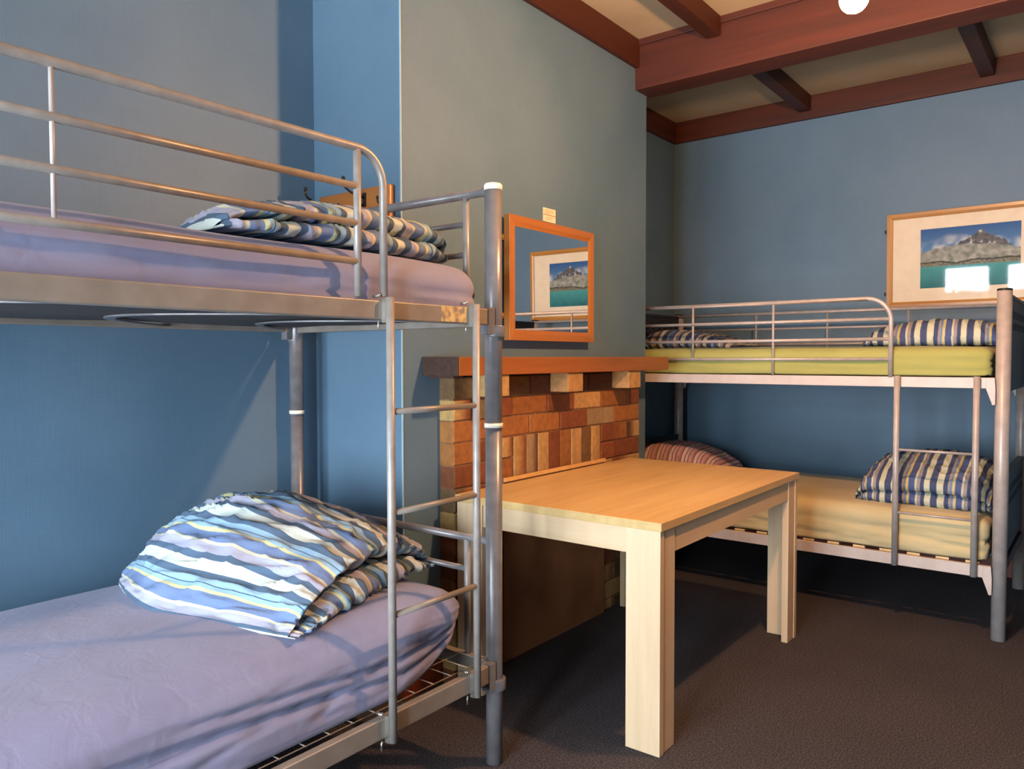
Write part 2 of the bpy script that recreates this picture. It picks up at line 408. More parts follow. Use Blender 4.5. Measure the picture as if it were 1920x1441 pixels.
# ------------------------------------------------------------------ soft things
def catmull(P, per=8):
    out = []; n = len(P)
    for i in range(n):
        p0, p1, p2, p3 = (Vector(P[(i+k-1) % n]) for k in range(4))
        for j in range(per):
            t = j/per
            out.append(.5*((2*p1)+(-p0+p2)*t+(2*p0-5*p1+4*p2-p3)*t*t+(-p0+3*p1-3*p2+p3)*t**3))
    return out
def soft(name, prof, length, loc, yaw, mat, label, cat, group=None, hfun=None, wfun=None, wr=.008, seed=0, nu=150,
         sc=.5, zmin=0.0, endp=2.6, per=10, fold=.012, shift=None, skew=None):
    """closed cross-section (s, z) swept along u; stripes follow u. local x = s, local y = u"""
    loop = catmull([Vector((p[0], p[1], 0)) for p in prof], per)
    m_ = len(loop); V = []; UV = []
    acc = [0]
    for k in range(m_): acc.append(acc[-1]+(loop[(k+1) % m_]-loop[k]).length)
    for i in range(nu+1):
        t = .35*i/nu+.65*(1-math.cos(PI*i/nu))/2; e = abs(2*t-1)
        endw = max(0.0, 1-e**(endp*4))**.5
        endz = max(0.0, 1-e**(endp*3))**.5
        if i in (0, nu): endw *= .0; endz = 0
        hz = (hfun(t) if hfun else 1)*endz; ww = (wfun(t) if wfun else 1)
        cx = sc
        for k, p in enumerate(loop):
            u = t*length
            s_ = cx+(p.x-cx)*ww*(.86+.14*endw if 0 < i < nu else .84)
            z = p.y*hz
            if shift: s_ += shift(t)
            if skew: u += skew(s_, t)
            V.append(Vector((s_, u, z)))
    # wrinkles along an approximate normal
    def idx(i, k): return i*m_+(k % m_)
    out = []
    for i in range(nu+1):
        for k in range(m_):
            v = V[idx(i, k)]
            if i in (0, nu): out.append(v.copy()); continue
            a = V[idx(i, k+1)]-V[idx(i, k-1)]; c = V[idx(min(i+1, nu), k)]-V[idx(max(i-1, 0), k)]
            nn = a.cross(c)
            nn = nn.normalized() if nn.length > 1e-9 else Vector((0,0,1))
            q = Vector((v.x*5+seed*7.3, v.y*9+seed*3.1, v.z*9))
            d = noise.noise(q)*1.0+.6*noise.noise(q*2.3)
            q2 = Vector((v.x*9+v.y*5+seed, v.y*22-v.x*6, v.z*16+seed*2))
            rg = 1-abs(noise.noise(q2))*2
            d = d*wr+(max(0, rg)**3)*fold*(.4+.6*abs(noise.noise(v*6+Vector((seed,0,0)))))*2
            q4 = Vector((v.x*7+seed*3, v.y*48-v.x*10, v.z*24))
            d += max(0, 1-abs(noise.noise(q4))*2.6)**2*wr*.55*max(0, noise.noise(v*4+Vector((0, seed, 2)))+.25)
            edge = min(1, (1-abs(2*i/nu-1))*9)
            w_ = v-nn*d*edge if nn.dot(v-Vector((sc, v.y, .03))) < 0 else v+nn*d*edge
            if w_.z < zmin: w_.z = zmin
            out.append(w_)
    F = []; U = []
    kt = max(range(m_), key=lambda k: loop[k].y)
    au = [0.0]
    for i in range(nu): au.append(au[-1]+(V[idx(i+1, kt)]-V[idx(i, kt)]).length)
    for i in range(nu):
        for k in range(m_):
            F.append((idx(i, k), idx(i, k+1), idx(i+1, k+1), idx(i+1, k)))
            U.append(((au[i], acc[k]), (au[i], acc[k+1]), (au[i+1], acc[k+1]), (au[i+1], acc[k])))
    mb = MB(); mb.add(out, F, True, 0, None, U)
    F2 = [tuple(range(m_)), tuple(idx(nu, k) for k in reversed(range(m_)))]
    for f in F2:
        mb.f.append(f); mb.sm.append(True); mb.mi.append(0); mb.col.append(None); mb.uv.append([(0, 0)]*m_)
    o = mb.build(name, mat)
    o.location = loc; o.rotation_euler = (0, 0, yaw)
    return tag(o, label, cat, group)

def mattress(x0, x1, y0, y1, z0, z1, rad, mat, label, seed=0, head_round=None, wr=.006, crease=.012, puff=.012, seg=.022, lift=0, brad=.6):
    """rounded box under a fitted sheet with pulled folds on its sides"""
    mb = MB()
    def pt(x, y, z):
        c = Vector((min(max(x, x0+rad), x1-rad), min(max(y, y0+rad), y1-rad), min(max(z, z0+rad*brad), z1-rad)))
        d = Vector((x, y, z))-c
        if d.length < 1e-9: return Vector((x, y, z))
        rr = rad if z > (z0+z1)/2 else rad*brad
        mx = max(abs(d.x), abs(d.y), abs(d.z))
        n_ = d.normalized()
        p = c+n_*min(rad, mx if mx > 0 else rad)
        # puffed top
        tx = 1-abs(2*(x-x0)/(x1-x0)-1)**4; ty = 1-abs(2*(y-y0)/(y1-y0)-1)**6
        if z > z1-.001: p.z += puff*max(tx, 0)*max(ty, 0)
        h = (z-z0)/(z1-z0)
        # folds of the sheet on the sides
        al = (y if abs(n_.x) > abs(n_.y) else x)
        h = (z-z0)/(z1-z0)
        if h < .999 and True:
            q = Vector((al*1.1+seed*5.1+h*1.2, h*3.2+al*.8, seed*1.7))
            rg = max(0, 1-abs(noise.noise(q))*3.2)**2
            q3 = Vector((al*2.6+h*2.5+seed, h*6-al*1.4, 4.2+seed))
            rg2 = max(0, 1-abs(noise.noise(q3))*3.5)**2
            k = math.sin(PI*min(1, h*.9+.1))*min(1, max(0, (.80-h)*3))
            p += Vector((n_.x, n_.y, 0))*(-(rg*crease+rg2*crease*.5))*k
        if lift:
            k = max(0, (y-(y1-.38))/.38)**1.6*max(0, (x-(x0+.25))/(x1-x0-.25))
            p.z += lift*k*(1-min(1, h*1.15)); p.x -= .05*k*(1-h)
        p += n_*noise.noise(Vector((x*3, y*3, z*5+seed)))*wr
        return p
    def face(fn, nu, nv, flip):
        vs = [fn(i/nu, j/nv) for j in range(nv+1) for i in range(nu+1)]
        fs = []
        for j in range(nv):
            for i in range(nu):
                a = j*(nu+1)+i; q = (a, a+1, a+nu+2, a+nu+1)
                fs.append(tuple(reversed(q)) if flip else q)
        mb.add([pt(*v) for v in vs], fs, True, 1 if vs[0][2] == z0 == vs[-1][2] else 0)
    nx = int((x1-x0)/seg); ny = int((y1-y0)/seg); nz = max(8, int((z1-z0)/(seg*.5)))
    lx = lambda t: x0+(x1-x0)*t; ly = lambda t: y0+(y1-y0)*t; lz = lambda t: z0+(z1-z0)*t
    face(lambda a, b_: (lx(a), ly(b_), z1), nx, ny, False)
    face(lambda a, b_: (lx(a), ly(b_), z0), nx, ny, True)
    face(lambda a, b_: (lx(a), y0, lz(b_)), nx, nz, False)
    face(lambda a, b_: (lx(a), y1, lz(b_)), nx, nz, True)
    face(lambda a, b_: (x0, ly(a), lz(b_)), ny, nz, True)
    face(lambda a, b_: (x1, ly(a), lz(b_)), ny, nz, False)
    o = mb.build('mattress', [mat, M['underside']], None, solid_fix=False)
    import bmesh
    bm = bmesh.new(); bm.from_mesh(o.data)
    bmesh.ops.remove_doubles(bm, verts=bm.verts, dist=.0008)
    bmesh.ops.recalc_face_normals(bm, faces=bm.faces)
    for f in bm.faces: f.smooth = True
    bm.to_mesh(o.data); bm.free()
    return tag(o, label, 'mattress')

# ------------------------------------------------------------------ bunk bed on the left
PX, PY, FX = -1.515, 1.861, -2.506
BY0 = PY-2.04
def arc(c, r, a0, a1, n, fn):
    return [fn(c[0]+r*math.cos(a0+(a1-a0)*k/n), c[1]+r*math.sin(a0+(a1-a0)*k/n)) for k in range(n+1)]

bed = empty('bunk_bed', (-2.0, .84, 0), 'grey metal bunk bed with lilac sheets along the left wall', 'bunk bed')
for (x, y) in ((PX, PY), (FX, PY), (PX, BY0), (FX, BY0)):
    p = MB()
    p.tube([(x,y,0.002),(x,y,.33),(x,y,1.055)], .0262, 28)
    p.tube([(x,y,1.055),(x,y,1.80)], .0272, 28)
    po = p.build('post', M['steel_dark'], bed)
    c = MB().tube([(x,y,1.797),(x,y,1.812),(x,y,1.817)], [.0285,.0285,.025], 28).build('post_cap', M['cap'], po); c['label'] = 'ivory plastic cap'
    c = MB().tube([(x,y,1.064),(x,y,1.078)], .0292, 28).build('joint_ring', M['cap'], po); c['label'] = 'ivory plastic ring'
def side_rails(x, tx, name='side_rail'):
    for (z0, z1) in ((1.380, 1.430), (.275, .330)):
        r = MB().box(x-tx/2, x+tx/2, BY0+.03, PY-.03, z0, z1)
        o = r.build(name, M['rail'], bed, .004, 3)
        for ye, sg in ((PY, -1), (BY0, 1)):
            b_ = MB()
            a_, c_ = sorted((ye+sg*.022, ye+sg*.052))
            b_.box(x-tx/2-.004, x+tx/2+.004, a_, c_, z0-.028, z1+.004)
            b_.tube([(x, ye, z0-.035), (x, ye, z0+.0)], .0305, 24)
            b_.build('corner_bracket', M['steel_dark'], o, .002)
side_rails(-1.507, .026)
side_rails(-2.512, .026)
wp = MB().box(-1.4938, -1.4930, 1.602, 1.712, 1.384, 1.4285)
m, nt, b = newmat('torn_label'); v = coords(nt); n = N(nt, 'ShaderNodeTexNoise', Scale=38, Detail=4); L(nt, v, n.inputs['Vector'])
rr_ = ramp(nt, [(.42, srgb(134,126,118)), (.46, srgb(176,150,104)), (.6, srgb(206,184,132))]); L(nt, n.outputs['Fac'], rr_.inputs['Fac']); L(nt, rr_.outputs['Color'], b.inputs['Base Color']); b.inputs['Roughness'].default_value = .8
wp.build('torn_label', m, bed)['label'] = 'torn yellowed sticker remains'
# guard rail on the room side
gx = -1.497
yb0 = BY0+.10
g = MB()
pts = [(gx, yb0, 1.44), (gx, yb0, 1.72)]+arc((yb0+.085, 1.722), .085, PI, PI/2, 8, lambda a, z: (gx, a, z))
pts += [(gx, 1.30, 1.807)]+arc((1.302, 1.722), .085, PI/2, 0, 10, lambda a, z: (gx, a, z))+[(gx, 1.387, 1.44)]
g.tube(pts, .0105, 16)
g.build('guard_rail', M['steel'], bed)
for z in (1.71, 1.618, 1.523):
    MB().tube([(gx, yb0+.003, z), (gx, 1.298, z)], .0088, 14).build('guard_bar', M['steel'], bed)
MB().tube([(gx, 1.300, 1.435), (gx, 1.300, 1.806)], .0098, 14).build('guard_upright', M['steel'], bed)
for y in (.595, .30):
    MB().tube([(gx, y, 1.52), (gx, y, 1.806)], .0045, 10).build('guard_upright', M['steel_pale'], bed)
# back guard rail against the wall, low
for z in (1.53,):
    MB().tube([(-2.50, BY0+.02, z), (-2.50, PY-.02, z)], .009, 12).build('guard_bar', M['steel'], bed)
# ladder
lad_x = -1.478
lad = MB().tube([(lad_x, 1.391, .265), (lad_x, 1.391, 1.438)], .0112, 16).build('ladder', M['steel'], bed)
MB().tube([(lad_x, 1.735, .265), (lad_x, 1.735, 1.438)], .0112, 16).build('stile', M['steel'], lad)
for z in (1.14, .874, .602):
    MB().tube([(lad_x, 1.395, z), (lad_x, 1.731, z)], .0085, 14).build('rung', M['rail'], lad)
for y in (1.368, 1.712):
    for (z0, z1) in ((1.37, 1.438), (.262, .338)):
        h = MB()
        h.box(lad_x-.018, lad_x-.003, y+.010, y+.014, z0+.002, z1-.002)
        h.tube([(lad_x-.018, y, z1+.003), (lad_x-.040, y, z1+.003)], .004, 8)
        h.tube([(lad_x-.02, y, z0-.018), (lad_x-.02, y, z0+.008)], .0025, 8)
        h.sphere((lad_x-.018, y, z1+.004), .0055, 10, 8)
        h.build('hook_bolt', M['zinc'], lad)
# end frames
for ye in (PY, BY0):
    e = MB().tube([(FX+.02, ye, 1.797), (PX-.02, ye, 1.797)], .0145, 18).build('end_rail', M['steel_dark'], bed)
    for z in (1.705, 1.608): MB().tube([(-2.393, ye, z), (-1.628, ye, z)], .0098, 14).build('end_bar', M['steel_dark'], bed)
    for x in (-1.626, -2.395): MB().tube([(x, ye, 1.40), (x, ye, 1.796)], .0108, 14).build('end_upright', M['steel'], bed)
    MB().box(FX+.02, PX-.02, ye-.012, ye+.012, 1.378, 1.438).build('end_rail', M['rail'], bed, .004)
    MB().tube([(FX+.02, ye, .703), (PX-.02, ye, .703)], .0125, 18).build('end_rail', M['steel_dark'], bed)
    MB().tube([(-2.393, ye, .600), (-1.628, ye, .600)], .0098, 14).build('end_bar', M['steel_dark'], bed)
    for x in (-1.626, -2.395): MB().tube([(x, ye, .30), (x, ye, .70)], .0108, 14).build('end_upright', M['steel'], bed)
    MB().box(FX+.02, PX-.02, ye-.014, ye+.014, .285, .325).build('end_rail', M['rail'], bed, .004)
# wire mesh base of the lower bunk, sprung straps under the upper one
wm = MB()
y = BY0+.05
while y < PY-.03:
    wm.tube([(-2.50, y, .338), (-1.522, y, .338)], .0017, 6); y += .075
x = -2.49
while x < -1.52:
    wm.tube([(x, BY0+.02, .3415), (x, PY-.02, .3415)], .0017, 6); x += .0485*2
wm.build('mesh_base', M['steel'], bed)
for k in range(4):
    y0_ = 1.33-.55*k if k < 3 else 1.80
    st = MB(); n_ = 22; vs = []; fs = []
    for j in range(n_+1):
        t = j/n_; x = -1.52-.98*t; yy = y0_-.38*math.sin(PI*t)
        if yy < BY0+.03: yy = BY0+.03
        for (dy, dz) in ((-.015, 0), (.015, 0), (.015, .004), (-.015, .004)):
            vs.append((x, yy+dy, 1.388+dz))
    for j in range(n_):
        for q in range(4):
            fs.append((j*4+q, j*4+(q+1) % 4, (j+1)*4+(q+1) % 4, (j+1)*4+q))
    fs += [(3,2,1,0), (n_*4, n_*4+1, n_*4+2, n_*4+3)]
    st.add(vs, fs, False); st.build('sprung_strap', M['steel_dark'], bed)

mattress(-2.485, -1.528, BY0+.04, 1.795, .347, .568, .10, M['lilac'], 'lilac sheeted mattress on the lower bunk of the grey bed', seed=1, puff=.03, crease=.026, seg=.018, lift=.11, brad=.28)
mattress(-2.485, -1.532, BY0+.04, 1.832, 1.394, 1.552, .07, M['lilac'], 'lilac sheeted mattress on the upper bunk behind the guard rail', seed=4, puff=.03, crease=.008, seg=.02)

# duvets of the left bed
PF = [(-.02,.02),(.00,.10),(.10,.20),(.28,.245),(.48,.235),(.66,.195),(.79,.155),(.845,.118),(.80,.082),(.70,.076),(.79,.066),(.86,.045),(.855,.012),(.70,.0),(.40,.0),(.10,.0)]
def hf(t): return 1.04*math.sin(PI*(.035+.83*t))**.85
soft('duvet', PF, .74, (-2.41, .915, .588), math.radians(16), M['stripe_blue'],
     'folded blue and white striped duvet on the lower bunk of the grey bed', 'duvet', None, hf,
     lambda t: 1.0-.27*t, .010, 3, sc=.86, endp=1.35, skew=lambda s_, t: .24*(1-t)*max(0, (.42-s_)/.42)**1.4)
PU = [(-.0,.02),(.02,.075),(.12,.125),(.28,.14),(.44,.138),(.55,.12),(.595,.092),(.56,.066),(.47,.060),(.56,.052),(.605,.036),(.595,.010),(.50,.0),(.30,.0),(.10,.0)]
soft('duvet', PU, .82, (-2.19, .97, 1.580), math.radians(2), M['stripe_blue'],
     'rolled blue and white striped duvet on the upper bunk of the grey bed', 'duvet', None,
     lambda t: .50+.42*min(1, t*2.0), None, .006, 9, sc=.3, fold=.008, shift=lambda t: .02*math.sin(t*5), skew=lambda s_, t: .16*(1-t)*max(0, (.5-s_)/.5))

# ------------------------------------------------------------------ bunk bed at the back
QY0, QY1, QX0, QX1 = 4.066, 5.053, -2.415, -.373
bed2 = empty('bunk_bed', (-1.39, 4.56, 0), 'silver metal bunk bed with lime and cream sheets along the back wall', 'bunk bed')
for (x, y) in ((QX0, QY0), (QX1, QY0), (QX0, QY1), (QX1, QY1)):
    po = MB().tube([(x,y,.002),(x,y,1.578)], .0300, 28).build('post', M['steel_pale'], bed2)
    c = MB().tube([(x,y,1.576),(x,y,1.583),(x,y,1.586)], [.0305,.0305,.026], 28).build('post_cap', M['black'], po); c['label'] = 'black plastic cap'
for ys, sg in ((QY0-.022, -1), (QY1+.012, 1)):
    for (z0, z1) in ((1.139, 1.188), (.283, .337)):
        r = MB().box(QX0+.03, QX1-.03, ys-.012, ys+.012, z0, z1)
        for xe, s2 in ((QX1, -1), (QX0, 1)):
            pl = [(xe+s2*.028, z1), (xe+s2*.062, z1), (xe+s2*.062, z0), (xe+s2*.046, z0-.045), (xe+s2*.036, z0-.075), (xe+s2*.024, z0-.072), (xe+s2*.024, z0)]
            r.prism(pl, 1, ys-.016, ys-.012) if sg < 0 else r.prism(pl, 1, ys+.012, ys+.016)
        r.build('side_rail', M['rail_pale'], bed2, .003)
# guard rails
gy = QY0-.03
g = MB(); xe = -.829
pts = [(QX0+.02, gy, 1.565), (xe-.11, gy, 1.565)]+arc((xe-.11, 1.455), .11, PI/2, 0, 12, lambda a, z: (a, gy, z))+[(xe, gy, 1.185)]
g.tube(pts, .0108, 16); g.build('guard_rail', M['steel_pale'], bed2)
for z in (1.464, 1.368, 1.271):
    MB().tube([(QX0+.02, gy, z), (xe-.004, gy, z)], .0085, 12).build('guard_bar', M['steel_pale'], bed2)
for x, z0 in ((-1.845, 1.271), (-1.395, 1.185)):
    MB().tube([(x, gy, z0), (x, gy, 1.562)], .0062, 10).build('guard_upright', M['steel_pale'], bed2)
for z, r_ in ((1.567, .0105), (1.466, .008), (1.366, .0095)):
    MB().tube([(QX0+.02, QY1-.022, z), (QX1-.02, QY1-.022, z)], r_, 12).build('back_guard_bar', M['steel_pale'], bed2)
for x in (-1.852, -1.40, -.941):
    MB().tube([(x, QY1-.022, 1.19), (x, QY1-.022, 1.565)], .006, 10).build('back_guard_upright', M['steel_pale'], bed2)
lad = MB().tube([(-.795, QY0-.052, .286), (-.795, QY0-.052, 1.193)], .0138, 16).build('ladder', M['steel_pale'], bed2)
MB().tube([(-.468, QY0-.052, .286), (-.468, QY0-.052, 1.193)], .0138, 16).build('stile', M['steel_pale'], lad)
for z in (.841, .541): MB().tube([(-.79, QY0-.052, z), (-.472, QY0-.052, z)], .0062, 10).build('rung', M['steel_pale'], lad)
# perforated end panels
def end_panel(x, z0, z1):
    p = MB(); y0_, y1_ = QY0+.026, QY1-.026
    hz = z1-.085
    rows = [(hz, .018), (hz-.055, .018)]
    ny = 11; wy = (y1_-y0_)/ny
    # sheet made of strips around two rows of slotted holes
    zs = sorted([z0, z1]+[h+s*w_ for h, w_ in rows for s in (-1, 1)])
    p.box(x-.010, x+.010, y0_, y1_, zs[0], zs[1]); p.box(x-.010, x+.010, y0_, y1_, zs[2], zs[3]); p.box(x-.010, x+.010, y0_, y1_, zs[4], zs[5])
    for (a, b_) in ((zs[1], zs[2]), (zs[3], zs[4])):
        for k in range(ny+1):
            c = y0_+k*wy; p.box(x-.010, x+.010, max(y0_, c-wy*.30), min(y1_, c+wy*.30), a, b_)
    p.box(x-.014, x+.014, y0_, y1_, z1-.012, z1+.004)
    p.build('end_panel', M['black_panel'], bed2)
for x in (QX0, QX1):
    end_panel(x, 1.12, 1.565); end_panel(x, .36, .735)
    MB().box(x-.014, x+.014, QY0+.026, QY1-.026, .285, .325).build('end_rail', M['black_panel'], bed2, .003)
# slats
k = 0; x = QX0+.08
while x < QX1-.06:
    for z in (1.178, .338):
        MB().box(x, x+.055, QY0-.008, QY1+.0, z, z+.010).build('slat', M['slat'], bed2)
    x += .122
mattress(QX0+.04, -.412, QY0-.020, QY1-.045, 1.190, 1.326, .045, M['lime'], 'lime sheeted mattress on the upper bunk of the silver bed', seed=7, puff=.012, crease=.011, seg=.024)
mattress(QX0+.04, -.412, QY0-.020, QY1-.045, .350, .545, .05, M['cream'], 'cream sheeted mattress on the lower bunk of the silver bed', seed=11, puff=.015, crease=.016, seg=.024)

# lower right folded duvet: swept along x, so turn it by -90 degrees (local s -> -y ... )
PB = [(.03,.01),(-.005,.035),(.02,.064),(.05,.072),(-.01,.080),(-.02,.11),(.02,.150),(.12,.185),(.28,.225),(.42,.232),(.52,.20),(.57,.12),(.56,.02),(.40,.0),(.15,.0)]
soft('duvet', PB, .60, (-.415, 4.165, .548), PI/2, M['stripe_navy'],
     'folded navy striped duvet on the lower bunk of the silver bed', 'duvet', None,
     lambda t: .80+.25*math.sin(PI*min(1, t*.8+.15)), None, .010, 21, sc=.28, fold=.008)
# ---- pillows (swept along their long side)
def lens(w, h, sag=.0):
    return [(0,.35*h),(.06*w,.72*h),(.22*w,.96*h),(.5*w,1.0*h),(.78*w,.96*h),(.94*w,.72*h),(w,.35*h),(.95*w,.10*h),(.75*w,.0),(.5*w,.0),(.25*w,.0),(.05*w,.10*h)]
soft('pillow', lens(.42,.125), .62, (-.395, 4.28, 1.335), math.radians(93), M['stripe_navy'],
     'plump blue striped pillow on the ladder end of the lime mattress', 'pillow', None,
     lambda t: .45+.62*math.sin(PI*(1-t)*.62+.35)**1.2, None, .008, 5, sc=.21, fold=.006)
soft('pillow', lens(.45,.11), .62, (-1.74, 4.32, 1.334), math.radians(88), M['stripe_dusk'],
     'flat slate striped pillow at the chimney end of the lime mattress', 'pillow', None,
     lambda t: .25+.85*math.sin(PI*t*.55+.12)**1.0, None, .006, 6, sc=.22, fold=.006)
soft('pillow', lens(.44,.165), .62, (-1.875, 4.50, .553), math.radians(92), M['stripe_pink'],
     'pink striped pillow on the cream mattress behind the table', 'pillow', None,
     lambda t: .35+.68*math.sin(PI*t*.75+.12), None, .006, 8, sc=.22, fold=.005)

# ------------------------------------------------------------------ table
tb = empty('dining_table', (-1.55, 2.88, 0), 'light oak rectangular table standing against the brick fireplace', 'table')
TX0, TX1, TY0, TY1, TZ = -1.980, -1.106, 2.195, 3.565, .757
MB().box(TX0, TX1, TY0, TY1, TZ-.028, TZ).build('tabletop', M['oak'], tb, .0015)
lw, ld, tk = .124, .110, .028
for (sx, sy) in ((1, -1), (1, 1), (-1, -1), (-1, 1)):
    ox = (TX1-.006) if sx > 0 else (TX0+.006); oy = (TY0+.006) if sy < 0 else (TY1-.006)
    p = MB()
    xa, xb = sorted((ox, ox-sx*lw)); ya, yb = sorted((oy, oy-sy*tk))
    p.box(xa, xb, ya, yb, .001, TZ-.029)
    # board at right angles, set back by a shadow groove
    xa, xb = sorted((ox-sx*.003, ox-sx*(.003+tk))); y1_ = oy-sy*(tk+.007)
    ya, yb = sorted((y1_, oy-sy*ld))
    p.box(xa, xb, ya, yb, .001, TZ-.029)
    xa, xb = sorted((ox-sx*.018, ox-sx*.026)); ya, yb = sorted((oy-sy*tk*.5, y1_+(-sy)*.004))
    p.box(xa, xb, ya, yb, .001, TZ-.03)
    p.build('leg', M['oak_v'], tb, .001)
ah0, ah1 = TZ-.113, TZ-.029
for y in (TY0+.012, TY1-.034): MB().box(TX0+lw+.008, TX1-lw-.008, y, y+.022, ah0, ah1).build('apron', M['oak_x'], tb, .001)
for x in (TX0+.012, TX1-.034): MB().box(x, x+.022, TY0+ld+.008, TY1-ld-.008, ah0, ah1).build('apron', M['oak_y'], tb, .001)

# ------------------------------------------------------------------ fireplace
fp = empty('fireplace', (-2.03, 2.95, 0), 'brick fireplace with a thick timber mantel shelf below the mirror', 'fireplace')
FXF, FY0, FY1 = -1.995, 2.205, 3.695
zl = [1.207, 1.118, 1.034, .948, .859, .770, .679, .590, .501, .412, .323, .234, .145, .056, 0.0]
tan_, yel, org, red, brn, drk = srgb(160,134,104), srgb(190,152,98), srgb(162,106,58), srgb(130,76,48), srgb(122,94,66), srgb(98,64,52)
pal = [tan_, yel, org, org, red, red, brn, drk]
def vary(c, s=.14):
    k = 1+R.uniform(-s, s); return (c[0]*k, c[1]*k*(1+R.uniform(-.05, .05)), c[2]*k, 1)
rows = {
 0: ([2.205,2.374,2.549,2.703,2.862,2.985,3.183,3.434,3.695], [brn,tan_,brn,drk,drk,drk,drk,tan_]),
 1: ([2.205,2.318,2.491,2.574,2.833,3.056,3.298,3.561,3.695], [yel,yel,red,org,red,yel,org,red]),
 2: ([2.205,2.340,2.491,2.699,2.935,3.169,3.424,3.695], [org,org,org,org,red,tan_,org]),
 3: ([2.205,2.330,2.491,2.577], [org,red,yel]),
 4: ([2.205,2.350,2.577], [red,red]),
}
right3 = {3: ([3.294,3.556,3.695], [red,drk]), 4: ([3.294,3.425,3.695], [red,red])}
bk = MB(); mo = .006
def brick(y0, y1, z0, z1, c, x1=FXF, x0=XC):
    j = R.uniform(-.002, .003)
    cc = vary(c); c2 = vary(R.choice(pal) if R.random() < .35 else c, .2)
    # one brick, its tone drifting along its length as kiln firing leaves it
    n_ = 6; b0 = y0+mo/2; b1 = y1-mo/2
    sw = R.uniform(.3, .7)
    for k in range(n_):
        a = b0+(b1-b0)*k/n_; e = b0+(b1-b0)*(k+1)/n_
        def tc(q):
            t = min(1, max(0, (q-sw+.25)/.5)); return tuple(cc[i]*(1-t)+c2[i]*t for i in range(3))+(1,)
        ca, ce = tc(k/n_), tc((k+1)/n_)
        X0, X1, Z0, Z1 = x0, x1+j, z0+mo/2, z1-mo/2
        bv = .004
        # front chamfered
        ya = a+(bv if k == 0 else 0); ye = e-(bv if k == n_-1 else 0)
        vs = [(X1,ya,Z0+bv),(X1,ye,Z0+bv),(X1,ye,Z1-bv),(X1,ya,Z1-bv),(X1-bv,a,Z0),(X1-bv,e,Z0),(X1-bv,e,Z1),(X1-bv,a,Z1),(X0,a,Z0),(X0,e,Z0),(X0,e,Z1),(X0,a,Z1)]
        fs = [(0,1,2,3),(4,5,1,0),(7,3,2,6),(8,9,5,4),(11,7,6,10)]
        cs = [(ca,ce,ce,ca),(ca,ce,ce,ca),(ca,ca,ce,ce),(ca,ce,ce,ca),(ca,ca,ce,ce)]
        if k == 0: fs += [(4,0,3,7),(8,4,7,11)]; cs += [(ca,)*4,(ca,)*4]
        if k == n_-1: fs += [(1,5,6,2),(5,9,10,6)]; cs += [(ce,)*4,(ce,)*4]
        for f, c_ in zip(fs, cs):
            b = len(bk.v); bk.v += [vs[i] for i in f]; bk.f.append(tuple(range(b, b+4))); bk.sm.append(False); bk.mi.append(0); bk.col.append(c_); bk.uv.append(None)
for i in range(len(zl)-1):
    z1, z0 = zl[i], zl[i+1]
    if z1-z0 < .03: continue
    if i in rows:
        ys, cs = rows[i]
        for k in range(len(cs)): brick(ys[k], ys[k+1], z0, z1, cs[k])
        if i in right3:
            ys, cs = right3[i]
            for k in range(len(cs)): brick(ys[k], ys[k+1], z0, z1, cs[k])
    else:
        off = 0 if i % 2 else .12
        for (a, b_) in ((FY0, 2.577), (3.294, FY1)):
            ys = [a]; q = a+(.235 if off else .12)
            while q < b_-.05: ys.append(q); q += .238
            ys.append(b_)
            for k in range(len(ys)-1): brick(ys[k], ys[k+1], z0, z1, R.choice([org, red, red, brn, yel]))
# soldier course over the opening
ss = [2.582, 2.674, 2.761, 2.849, 2.939, 3.028, 3.119, 3.208, 3.294]
sc_ = [yel, tan_, yel, red, org, yel, brn, yel]
for k in range(8): brick(ss[k], ss[k+1], .770, .948, sc_[k])
# firebox behind the board
def mortar_core():
    c = MB()
    c.box(XC, FXF-.006, FY0+.005, 2.572, 0, 1.205); c.box(XC, FXF-.006, 3.299, FY1-.005, 0, 1.205)
    c.box(XC, FXF-.006, 2.572, 3.299, .775, 1.205)
    return c
base = mortar_core().build('mortar', M['mortar'], fp)
bk.build('brickwork', M['brick'], fp, solid_fix=True)
MB().box(XC+.001, XC+.012, 2.573, 3.298, 0.0, .774).build('firebox', M['black'], fp)
# header bricks carrying the shelf
for (ya, yb) in ((2.315, 2.430), (2.854, 2.977), (3.402, 3.524)):
    c = MB(); cc = vary(yel, .05)
    c.box(FXF+.001, -1.896, ya, yb, 1.128, 1.213, 0, cc)
    c.build('corbel_brick', M['brick'], fp, .003)
ms = MB().box(XC+.001, -1.885, 2.117, 3.815, 1.214, 1.284)
mo_ = ms.build('mantel_shelf', M['mantel'], fp, .003); mo_['label'] = 'orange brown timber shelf'
me_ = MB()
me_.box(XC+.001, -1.886, 2.109, 2.1175, 1.213, 1.285)
me_.box(XC+.001, FXF+.05, 2.150, 2.206, 1.203, 1.2135)
me_.build('mantel_end', M['mantel_end'], mo_, .002)['label'] = 'dark rough end grain'
# loose board closing the fireplace opening
bo = MB().box(-1.9925, -1.9835, 2.503, 3.312, .001, .780).build('board', [M['ply']], None, .001)
tag(bo, 'brown hardboard sheet propped over the fireplace opening under the table', 'board')
MB().box(-1.9835, -1.976, 2.503, 3.312, .764, .780).build('edge_strip', M['ply_edge'], bo)['label'] = 'pale wood edge strip'

